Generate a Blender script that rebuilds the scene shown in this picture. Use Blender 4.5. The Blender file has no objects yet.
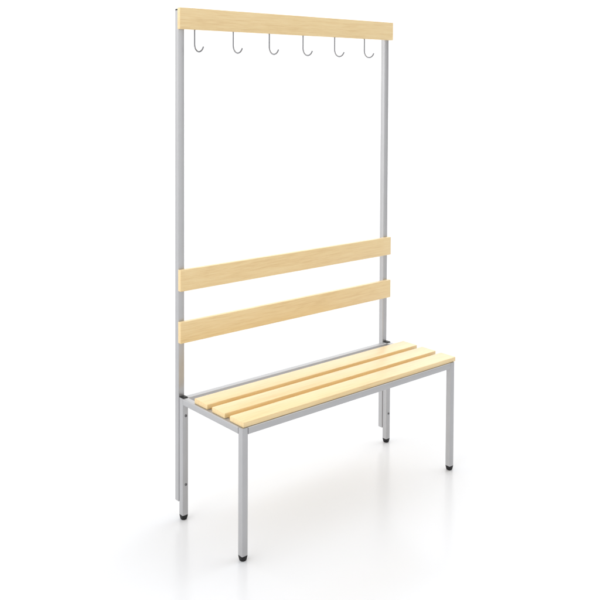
import bpy, bmesh, math, random
from mathutils import Matrix, Vector

random.seed(4)
sc = bpy.context.scene
C = sc.collection

# ------------------------------------------------------------------ helpers
def link(name, me, mat, parent=None, loc=(0, 0, 0)):
    o = bpy.data.objects.new(name, me)
    C.objects.link(o)
    if mat:
        me.materials.append(mat)
    o.location = loc
    if parent:
        o.parent = parent
    return o

def finish(bm, name, smooth=True):
    bmesh.ops.recalc_face_normals(bm, faces=bm.faces)
    me = bpy.data.meshes.new(name)
    bm.to_mesh(me)
    bm.free()
    if smooth:
        for p in me.polygons:
            p.use_smooth = True
        try:
            me.set_sharp_from_angle(angle=math.radians(50))
        except Exception:
            pass
    return me

def box_mesh(name, lo, hi, r=0.001, seg=2, origin=None, wob=0.0):
    """bevelled box from lo to hi, coordinates relative to its own centre; returns mesh, centre"""
    lo, hi = Vector(lo), Vector(hi)
    c = (lo + hi) / 2
    bm = bmesh.new()
    bmesh.ops.create_cube(bm, size=1.0)
    d = hi - lo
    bmesh.ops.scale(bm, vec=d, verts=bm.verts)
    if r > 0:
        bmesh.ops.bevel(bm, geom=list(bm.edges), offset=r, segments=seg, profile=0.5, affect='EDGES')
    return finish(bm, name), c

def box(name, lo, hi, mat, parent, r=0.001, seg=2):
    me, c = box_mesh(name, lo, hi, r, seg)
    p = parent.matrix_basis.translation if parent else Vector()
    q = parent
    off = Vector()
    while q:                       # world offset of the parent chain (translations only)
        off += q.location
        q = q.parent
    return link(name, me, mat, parent, c - off)

def place(name, me, mat, parent, loc):
    off = Vector(); q = parent
    while q:
        off += q.location; q = q.parent
    return link(name, me, mat, parent, Vector(loc) - off)

# square steel tube, open ended, with rounded long edges and a real wall; along local Z
def tube_mesh(name, w, d, h, r=0.0022, wall=0.0015, seg=4, lid=False):
    bm = bmesh.new()
    def ring(w, d, r, z):
        vs = []
        for cx, cy, a0 in ((w/2-r, d/2-r, 0), (-w/2+r, d/2-r, 90), (-w/2+r, -d/2+r, 180), (w/2-r, -d/2+r, 270)):
            for k in range(seg+1):
                a = math.radians(a0 + 90*k/seg)
                vs.append(bm.verts.new((cx + r*math.cos(a), cy + r*math.sin(a), z)))
        return vs
    ri = max(r-wall, 0.0004)
    o0, o1 = ring(w, d, r, -h/2), ring(w, d, r, h/2)
    i0, i1 = ring(w-2*wall, d-2*wall, ri, -h/2), ring(w-2*wall, d-2*wall, ri, h/2)
    n = len(o0)
    if lid:                                        # welded plate just inside the upper end
        bm.faces.new([bm.verts.new((v.co.x, v.co.y, h/2-0.0004)) for v in i1])
    for k in range(n):
        j = (k+1) % n
        bm.faces.new((o0[k], o0[j], o1[j], o1[k]))
        bm.faces.new((i0[j], i0[k], i1[k], i1[j]))
        bm.faces.new((o1[k], o1[j], i1[j], i1[k]))
        bm.faces.new((o0[j], o0[k], i0[k], i0[j]))
    return finish(bm, name)

def loft(name, rings, cap0=True, cap1=True):
    bm = bmesh.new()
    vr = [[bm.verts.new(p) for p in ring] for ring in rings]
    n = len(vr[0])
    for a, b in zip(vr, vr[1:]):
        for k in range(n):
            j = (k+1) % n
            bm.faces.new((a[k], a[j], b[j], b[k]))
    if cap0: bm.faces.new(vr[0][::-1])
    if cap1: bm.faces.new(vr[-1])
    return finish(bm, name)

def rounded_square(w, r, z, seg=5):
    vs = []
    r = min(r, w/2-1e-5)
    for sx, sy, a0 in ((1, 1, 0), (-1, 1, 90), (-1, -1, 180), (1, -1, 270)):
        for k in range(seg+1):
            a = math.radians(a0 + 90*k/seg)
            vs.append((sx*(w/2-r) + r*math.cos(a), sy*(w/2-r) + r*math.sin(a), z))
    return vs

# ------------------------------------------------------------------ materials
def newmat(name):
    m = bpy.data.materials.new(name)
    m.use_nodes = True
    nt = m.node_tree
    b = nt.nodes['Principled BSDF']
    return m, nt, b

def N(nt, t, **kw):
    n = nt.nodes.new(t)
    for k, v in kw.items():
        setattr(n, k, v)
    return n

def wood(name, light, mid, dark):
    m, nt, b = newmat(name)
    L = nt.links.new
    tc = N(nt, 'ShaderNodeTexCoord')
    oi = N(nt, 'ShaderNodeObjectInfo')
    addv = N(nt, 'ShaderNodeVectorMath', operation='ADD')
    mulr = N(nt, 'ShaderNodeVectorMath', operation='SCALE')
    comb = N(nt, 'ShaderNodeCombineXYZ')
    for i in range(3): L(oi.outputs['Random'], comb.inputs[i])
    L(comb.outputs[0], mulr.inputs[0]); mulr.inputs['Scale'].default_value = 7.3
    L(tc.outputs['Object'], addv.inputs[0]); L(mulr.outputs[0], addv.inputs[1])
    # slow wander so that the grain is not ruler straight
    wn = N(nt, 'ShaderNodeTexNoise'); wn.inputs['Scale'].default_value = 3.0; wn.inputs['Detail'].default_value = 1
    L(addv.outputs[0], wn.inputs['Vector'])
    ws = N(nt, 'ShaderNodeVectorMath', operation='SCALE'); ws.inputs['Scale'].default_value = 0.010
    L(wn.outputs['Color'], ws.inputs[0])
    a2 = N(nt, 'ShaderNodeVectorMath', operation='ADD')
    L(addv.outputs[0], a2.inputs[0]); L(ws.outputs[0], a2.inputs[1])
    def noise(scale_vec, detail, rough):
        mp = N(nt, 'ShaderNodeMapping'); mp.inputs['Scale'].default_value = scale_vec
        L(a2.outputs[0], mp.inputs['Vector'])
        t = N(nt, 'ShaderNodeTexNoise'); t.inputs['Scale'].default_value = 1.0
        t.inputs['Detail'].default_value = detail; t.inputs['Roughness'].default_value = rough
        L(mp.outputs[0], t.inputs['Vector'])
        return t
    g1 = noise((6.0, 130, 130), 3, 0.6)      # broad growth bands
    g2 = noise((17.0, 400, 400), 3, 0.6)    # fine fibres
    g3 = noise((3.0, 10, 10), 2, 0.5)       # slow tone drift along the board
    r1 = N(nt, 'ShaderNodeValToRGB')
    r1.color_ramp.elements[0].position = 0.31; r1.color_ramp.elements[0].color = (*dark, 1)
    r1.color_ramp.elements[1].position = 0.69; r1.color_ramp.elements[1].color = (*light, 1)
    e = r1.color_ramp.elements.new(0.5); e.color = (*mid, 1)
    m1 = N(nt, 'ShaderNodeMix', data_type='FLOAT'); m1.inputs[0].default_value = 0.52
    L(g1.outputs['Fac'], m1.inputs[2]); L(g2.outputs['Fac'], m1.inputs[3])
    m2 = N(nt, 'ShaderNodeMix', data_type='FLOAT'); m2.inputs[0].default_value = 0.25
    L(m1.outputs[0], m2.inputs[2]); L(g3.outputs['Fac'], m2.inputs[3])
    L(m2.outputs[0], r1.inputs['Fac'])
    L(r1.outputs['Color'], b.inputs['Base Color'])
    bp = N(nt, 'ShaderNodeBump'); bp.inputs['Strength'].default_value = 0.12; bp.inputs['Distance'].default_value = 0.0006
    L(g2.outputs['Fac'], bp.inputs['Height']); L(bp.outputs['Normal'], b.inputs['Normal'])
    rr = N(nt, 'ShaderNodeMapRange'); rr.inputs['To Min'].default_value = 0.36; rr.inputs['To Max'].default_value = 0.52
    L(g1.outputs['Fac'], rr.inputs['Value']); L(rr.outputs[0], b.inputs['Roughness'])
    b.inputs['Specular IOR Level'].default_value = 0.5
    b.inputs['Coat Weight'].default_value = 1.0; b.inputs['Coat Roughness'].default_value = 0.42
    return m

WOOD = wood('lacquered_pine', (0.87, 0.69, 0.385), (0.81, 0.60, 0.290), (0.68, 0.45, 0.185))

def steel(name, col, metallic=0.35, rough=0.38, peel=0.05):
    m, nt, b = newmat(name)
    L = nt.links.new
    tc = N(nt, 'ShaderNodeTexCoord')
    n = N(nt, 'ShaderNodeTexNoise'); n.inputs['Scale'].default_value = 900; n.inputs['Detail'].default_value = 2
    L(tc.outputs['Object'], n.inputs['Vector'])
    n2 = N(nt, 'ShaderNodeTexNoise'); n2.inputs['Scale'].default_value = 14; n2.inputs['Detail'].default_value = 3
    L(tc.outputs['Object'], n2.inputs['Vector'])
    mx = N(nt, 'ShaderNodeMix', data_type='RGBA')
    mx.inputs[6].default_value = (*[c*0.95 for c in col], 1); mx.inputs[7].default_value = (*[min(1, c*1.05) for c in col], 1)
    L(n2.outputs['Fac'], mx.inputs[0]); L(mx.outputs[2], b.inputs['Base Color'])
    rr = N(nt, 'ShaderNodeMapRange'); rr.inputs['To Min'].default_value = rough-0.05; rr.inputs['To Max'].default_value = rough+0.08
    L(n2.outputs['Fac'], rr.inputs['Value']); L(rr.outputs[0], b.inputs['Roughness'])
    bp = N(nt, 'ShaderNodeBump'); bp.inputs['Strength'].default_value = peel; bp.inputs['Distance'].default_value = 0.0003
    L(n.outputs['Fac'], bp.inputs['Height']); L(bp.outputs['Normal'], b.inputs['Normal'])
    b.inputs['Metallic'].default_value = metallic
    return m

STEEL = steel('silver_powder_coat', (0.45, 0.45, 0.457), 0.55, 0.29)
WIRE = steel('zinc_wire', (0.27, 0.27, 0.28), 1.0, 0.25, 0.0)
BOLT = steel('bolt_steel', (0.16, 0.16, 0.165), 0.8, 0.3)

def black_plastic():
    m, nt, b = newmat('black_plastic')
    L = nt.links.new
    tc = N(nt, 'ShaderNodeTexCoord')
    n = N(nt, 'ShaderNodeTexNoise'); n.inputs['Scale'].default_value = 600
    L(tc.outputs['Object'], n.inputs['Vector'])
    rr = N(nt, 'ShaderNodeMapRange'); rr.inputs['To Min'].default_value = 0.35; rr.inputs['To Max'].default_value = 0.6
    L(n.outputs['Fac'], rr.inputs['Value']); L(rr.outputs[0], b.inputs['Roughness'])
    b.inputs['Specular IOR Level'].default_value = 0.3
    b.inputs['Base Color'].default_value = (0.007, 0.007, 0.0075, 1)
    return m
BLACK = black_plastic()

# ------------------------------------------------------------------ studio floor
fm, nt, b = newmat('white_studio_floor')
tc = N(nt, 'ShaderNodeTexCoord')
n = N(nt, 'ShaderNodeTexNoise'); n.inputs['Scale'].default_value = 1.7; n.inputs['Detail'].default_value = 4
nt.links.new(tc.outputs['Object'], n.inputs['Vector'])
rr = N(nt, 'ShaderNodeMapRange'); rr.inputs['To Min'].default_value = 0.17; rr.inputs['To Max'].default_value = 0.24
nt.links.new(n.outputs['Fac'], rr.inputs['Value']); nt.links.new(rr.outputs[0], b.inputs['Roughness'])
b.inputs['Base Color'].default_value = (0.727, 0.734, 0.750, 1)
b.inputs['Specular IOR Level'].default_value = 0.5
bm = bmesh.new()
bmesh.ops.create_grid(bm, x_segments=8, y_segments=8, size=60)
floor = link('floor', finish(bm, 'floor', False), fm)
floor['kind'] = 'structure'

# ------------------------------------------------------------------ the bench (metres)
L_, D, S = 1.0, 0.3534, 0.022          # outer length, depth, tube size
ZM, ZS = 0.0163, 0.4125                # lower end of the metal leg, top of the steel frame
SLAT_T = 0.0167
bench = bpy.data.objects.new('cloakroom_bench', None)
C.objects.link(bench)
bench.location = (0.5, D/2, 0)
bench.empty_display_size = 0.2
bench['label'] = 'cloakroom bench of pale wood slats on a silver steel frame with tall hook rack behind'
bench['category'] = 'bench'

# legs with rounded black glides
leg_me = tube_mesh('leg', S, S, ZS-ZM)
front_leg_me = tube_mesh('leg', S, S, ZS-ZM, lid=True)
foot_me = loft('foot_cap', [rounded_square(w, r, z) for w, r, z in (
    (0.0172, 0.0078, 0.0000), (0.0196, 0.0088, 0.0005), (0.0212, 0.0090, 0.0018), (0.0220, 0.0084, 0.0040), (0.0222, 0.0072, 0.0064),
    (0.0222, 0.0060, 0.0090), (0.0223, 0.0040, 0.0125), (0.0223, 0.0030, 0.0157), (0.0218, 0.0026, 0.0163),
    (0.0186, 0.0018, 0.01632), (0.0186, 0.0018, 0.0300))])
cap_me = loft('end_cap', [rounded_square(w, r, z) for w, r, z in (
    (0.0186, 0.0018, -0.0120), (0.0186, 0.0018, 0.0002), (0.0214, 0.0024, 0.0002), (0.0216, 0.0026, 0.0014), (0.0200, 0.0026, 0.0024), (0.0150, 0.0026, 0.0027))])

post_cap_me = loft('end_cap', [rounded_square(w, r, z) for w, r, z in (
    (0.0186, 0.0018, -0.0120), (0.0186, 0.0018, 0.0001), (0.0224, 0.0026, 0.0001), (0.0226, 0.0028, 0.0035), (0.0218, 0.0028, 0.0048), (0.0190, 0.0028, 0.0054))])

def bolt_mesh():
    """button head with a hexagon socket, axis along -Y, flange on y = 0"""
    seg = 24
    prof = [(0.0046, 0.0), (0.0046, -0.0006), (0.0042, -0.0016), (0.0034, -0.0024), (0.0024, -0.0027)]
    bm = bmesh.new()
    rings = []
    for r, y in prof:
        rings.append([bm.verts.new((r*math.cos(2*math.pi*k/seg), y, r*math.sin(2*math.pi*k/seg))) for k in range(seg)])
    def hexr(a):                                   # radius of a hexagon at angle a
        a = (a + math.pi/6) % (math.pi/3) - math.pi/6
        return 0.0017/math.cos(a)
    for y in (-0.0027, -0.0009):
        rings.append([bm.verts.new((hexr(2*math.pi*k/seg)*math.cos(2*math.pi*k/seg), y, hexr(2*math.pi*k/seg)*math.sin(2*math.pi*k/seg))) for k in range(seg)])
    for a, b_ in zip(rings, rings[1:]):
        for k in range(seg):
            j = (k+1) % seg
            bm.faces.new((a[k], a[j], b_[j], b_[k]))
    bm.faces.new(rings[-1]); bm.faces.new(rings[0][::-1])
    return finish(bm, 'bolt')
bolt_me = bolt_mesh()

for x in (S/2, L_-S/2):
    for y in (S/2, D-S/2):
        lm = leg_me if y > D/2 else front_leg_me
        leg = place('leg', lm, STEEL if lm.users == 0 else None, bench, (x, y, (ZM+ZS)/2))
        place('foot_cap', foot_me, BLACK if foot_me.users == 0 else None, leg, (x, y, 0))
        if y > D/2:
            place('end_cap', cap_me, BLACK if cap_me.users == 0 else None, leg, (x, y, ZS))
            for z in (0.353, 0.120):
                place('bolt', bolt_me, BOLT if bolt_me.users == 0 else None, leg, (x+0.0015, y-S/2, z))

# rails: steel tubes between the legs, dark plastic joint collars against the front legs
RH = 0.0215
def rail(a, b_, along):
    g = 0.0009
    if along == 'x':
        me = tube_mesh('rail', RH, S-0.0006, (b_-a[0])-2*g)
        me.transform(Matrix.Rotation(math.radians(90), 4, 'Y'))
        c = ((a[0]+b_)/2, a[1], ZS-0.0003-RH/2)
        o = place('rail', me, STEEL, bench, c)
        for x in (a[0], b_):
            box('joint_plug', (x-0.0+(-0.012 if x > a[0] else 0.0), a[1]-S/2+0.0022, c[2]-RH/2+0.0020),
                (x+(0.0 if x > a[0] else 0.012), a[1]+S/2-0.0022, c[2]+RH/2-0.0020), BLACK, o, 0.0006)
    else:
        me = tube_mesh('rail', S-0.0006, RH, (b_-a[1])-2*g)
        me.transform(Matrix.Rotation(math.radians(90), 4, 'X'))
        c = (a[0], (a[1]+b_)/2, ZS-0.0003-RH/2)
        o = place('rail', me, STEEL, bench, c)
        for y in (a[1], b_):
            box('joint_plug', (a[0]-S/2+0.0022, y+(-0.012 if y > a[1] else 0.0), c[2]-RH/2+0.0020),
                (a[0]+S/2-0.0022, y+(0.0 if y > a[1] else 0.012), c[2]+RH/2-0.0020), BLACK, o, 0.0006)
rail((S, S/2), L_-S, 'x')
rail((S, D-S/2), L_-S, 'x')
rail((S/2, S), D-S, 'y')
rail((L_-S/2, S), D-S, 'y')

# unseen wooden strips added under the gaps to block floor light from below
for yc in (0.0892, 0.1855):
    box('gap_light_block', (S+0.0008, yc-0.030, ZS-0.0140), (L_-S-0.0008, yc+0.030, ZS-0.0002), WOOD, bench, 0.001)

# seat: three boards
X0, X1 = 0.0073, 1.0112
for y0, y1 in ((0.0045, 0.0762), (0.1022, 0.1722), (0.1987, 0.2725)):
    box('seat_slat', (X0, y0, ZS+0.0001), (X1, y1, ZS+0.0001+SLAT_T), WOOD, bench, 0.0016, 3)

# rack: two posts behind the back legs, two back boards, the hook board
PW, PD, PB, PT = 0.0234, 0.0216, 0.0585, 1.7030
post_me = tube_mesh('rack_post', PW, PD, PT-PB)
for x in (-0.0022+PW/2, 0.9990-PW/2):
    p = place('rack_post', post_me, STEEL if post_me.users == 0 else None, bench, (x, D+PD/2+0.0003, (PB+PT)/2))
    place('end_cap', post_cap_me, BLACK if post_cap_me.users == 0 else None, p, (x, D+PD/2+0.0003, PT))

YB = D - 0.0001
YF = D - 0.0168
box('back_slat', (-0.0045, YF, 0.7706), (1.0022, YB, 0.8424), WOOD, bench, 0.0014, 3)
box('back_slat', (-0.0045, YF, 0.5962), (1.0022, YB, 0.6676), WOOD, bench, 0.0014, 3)
hb = box('hook_board', (-0.0070, YF, 1.6402), (1.0054, YB, 1.7113), WOOD, bench, 0.0014, 3)

# J hooks of bent wire let into the underside of the hook board, pointing to the front
def hook_mesh():
    R, r = 0.0272, 0.0029
    pts = [(0, 0.014), (0, 0.0), (0, -0.015), (0, -0.030), (0, -0.0405)]
    a_end = 62
    z0 = -0.0463
    for k in range(0, 25):
        t = math.radians(180 + (90 + a_end)*k/24)
        pts.append((R + R*math.cos(t), z0 + R*math.sin(t)))
    seg = 10
    rings = []
    n = len(pts)
    for i, (f, z) in enumerate(pts):
        a, b_ = pts[max(i-1, 0)], pts[min(i+1, n-1)]
        tx, tz = b_[0]-a[0], b_[1]-a[1]
        l = math.hypot(tx, tz); tx /= l; tz /= l
        nx, nz = -tz, tx
        rings.append([(r*math.sin(2*math.pi*k/seg), -(f + nx*r*math.cos(2*math.pi*k/seg)), z + nz*r*math.cos(2*math.pi*k/seg)) for k in range(seg)])
    # rounded tip
    f, z = pts[-1]; a = pts[-2]
    tx, tz = f-a[0], z-a[1]; l = math.hypot(tx, tz); tx /= l; tz /= l
    for q in (30, 60, 80):
        rr_, d = r*math.cos(math.radians(q)), r*math.sin(math.radians(q))
        nx, nz = -tz, tx
        rings.append([(rr_*math.sin(2*math.pi*k/seg), -(f+tx*d + nx*rr_*math.cos(2*math.pi*k/seg)), z+tz*d + nz*rr_*math.cos(2*math.pi*k/seg)) for k in range(seg)])
    return loft('coat_hook', rings)
hook_me = hook_mesh()
HOOK_X = [0.0553 + 0.1590*k for k in range(6)]
for x in HOOK_X:
    place('coat_hook', hook_me, WIRE if hook_me.users == 0 else None, hb, (x, (YF+YB)/2, 1.6402))

# ------------------------------------------------------------------ light
w = bpy.data.worlds.new('World'); sc.world = w
w.use_nodes = True
nt = w.node_tree
bg = nt.nodes['Background']
tc = N(nt, 'ShaderNodeTexCoord')
def lobe(direction, lo, hi, vmin, vmax):
    d = N(nt, 'ShaderNodeVectorMath', operation='DOT_PRODUCT')
    d.inputs[1].default_value = Vector(direction).normalized()
    nt.links.new(tc.outputs['Generated'], d.inputs[0])
    m = N(nt, 'ShaderNodeMapRange', interpolation_type='SMOOTHSTEP')
    m.inputs['From Min'].default_value = lo; m.inputs['From Max'].default_value = hi
    m.inputs['To Min'].default_value = vmin; m.inputs['To Max'].default_value = vmax
    nt.links.new(d.outputs['Value'], m.inputs['Value'])
    return m.outputs[0]
# studio surround: bright white all round the back and left, dimmer where the photographer stands,
# plus an added glow on the left to brighten side faces and one broad soft source high on the right
AMB = lobe((-0.30, 0.93, -0.12), -0.72, 0.15, 0.29, 1.42)
KEY = lobe((0.70, -0.12, 0.70), 0.74, 1.0, 0.0, 1.75)
FRONT = lobe((-0.05, -1.0, -0.10), 0.55, 1.0, 0.0, 1.72)  # added low front fill, lights front edges but not the slat gaps
SIDE = lobe((-1.0, -0.02, 0.05), 0.45, 1.0, 0.0, 1.15)
s0 = N(nt, 'ShaderNodeMath', operation='ADD')
nt.links.new(AMB, s0.inputs[0]); nt.links.new(SIDE, s0.inputs[1])
s1 = N(nt, 'ShaderNodeMath', operation='ADD')
nt.links.new(s0.outputs[0], s1.inputs[0]); nt.links.new(FRONT, s1.inputs[1])
sm = N(nt, 'ShaderNodeMath', operation='ADD')
nt.links.new(s1.outputs[0], sm.inputs[0]); nt.links.new(KEY, sm.inputs[1])
DARK = lobe((-0.65, -0.75, 0.05), 0.80, 0.97, 1.0, 0.10)       # world darkened behind the camera, added for dark reflections on tube corners
ml = N(nt, 'ShaderNodeMath', operation='MULTIPLY')
nt.links.new(sm.outputs[0], ml.inputs[0]); nt.links.new(DARK, ml.inputs[1])
nt.links.new(ml.outputs[0], bg.inputs['Strength'])
bg.inputs['Color'].default_value = (1, 1, 1, 1)

# ------------------------------------------------------------------ camera
yaw, pitch, roll = -0.7077, 0.0339, 0.0046
f_px, v0 = 865.22, 114.66
right = Vector((math.cos(yaw), math.sin(yaw), 0)); fw0 = Vector((-math.sin(yaw), math.cos(yaw), 0)); Z = Vector((0, 0, 1))
fw = fw0*math.cos(pitch) - Z*math.sin(pitch)
up = fw0*math.sin(pitch) + Z*math.cos(pitch)
r2 = right*math.cos(roll) + up*math.sin(roll)
u2 = -right*math.sin(roll) + up*math.cos(roll)
M = Matrix((r2, u2, -fw)).transposed().to_4x4()
M.translation = (-1.5561, -2.0809, 1.4571)
cd = bpy.data.cameras.new('camera'); cam = bpy.data.objects.new('camera', cd); C.objects.link(cam)
cam.matrix_world = M
cd.sensor_width = 36; cd.sensor_fit = 'HORIZONTAL'
cd.lens = f_px/600*36
cd.shift_y = -(300-v0)/600
cd.clip_end = 500
sc.camera = cam

sc.render.engine = 'CYCLES'
sc.render.resolution_x = sc.render.resolution_y = 1024
sc.view_settings.view_transform = 'Standard'
sc.view_settings.look = 'None'
sc.view_settings.exposure = 0
sc.view_settings.gamma = 1
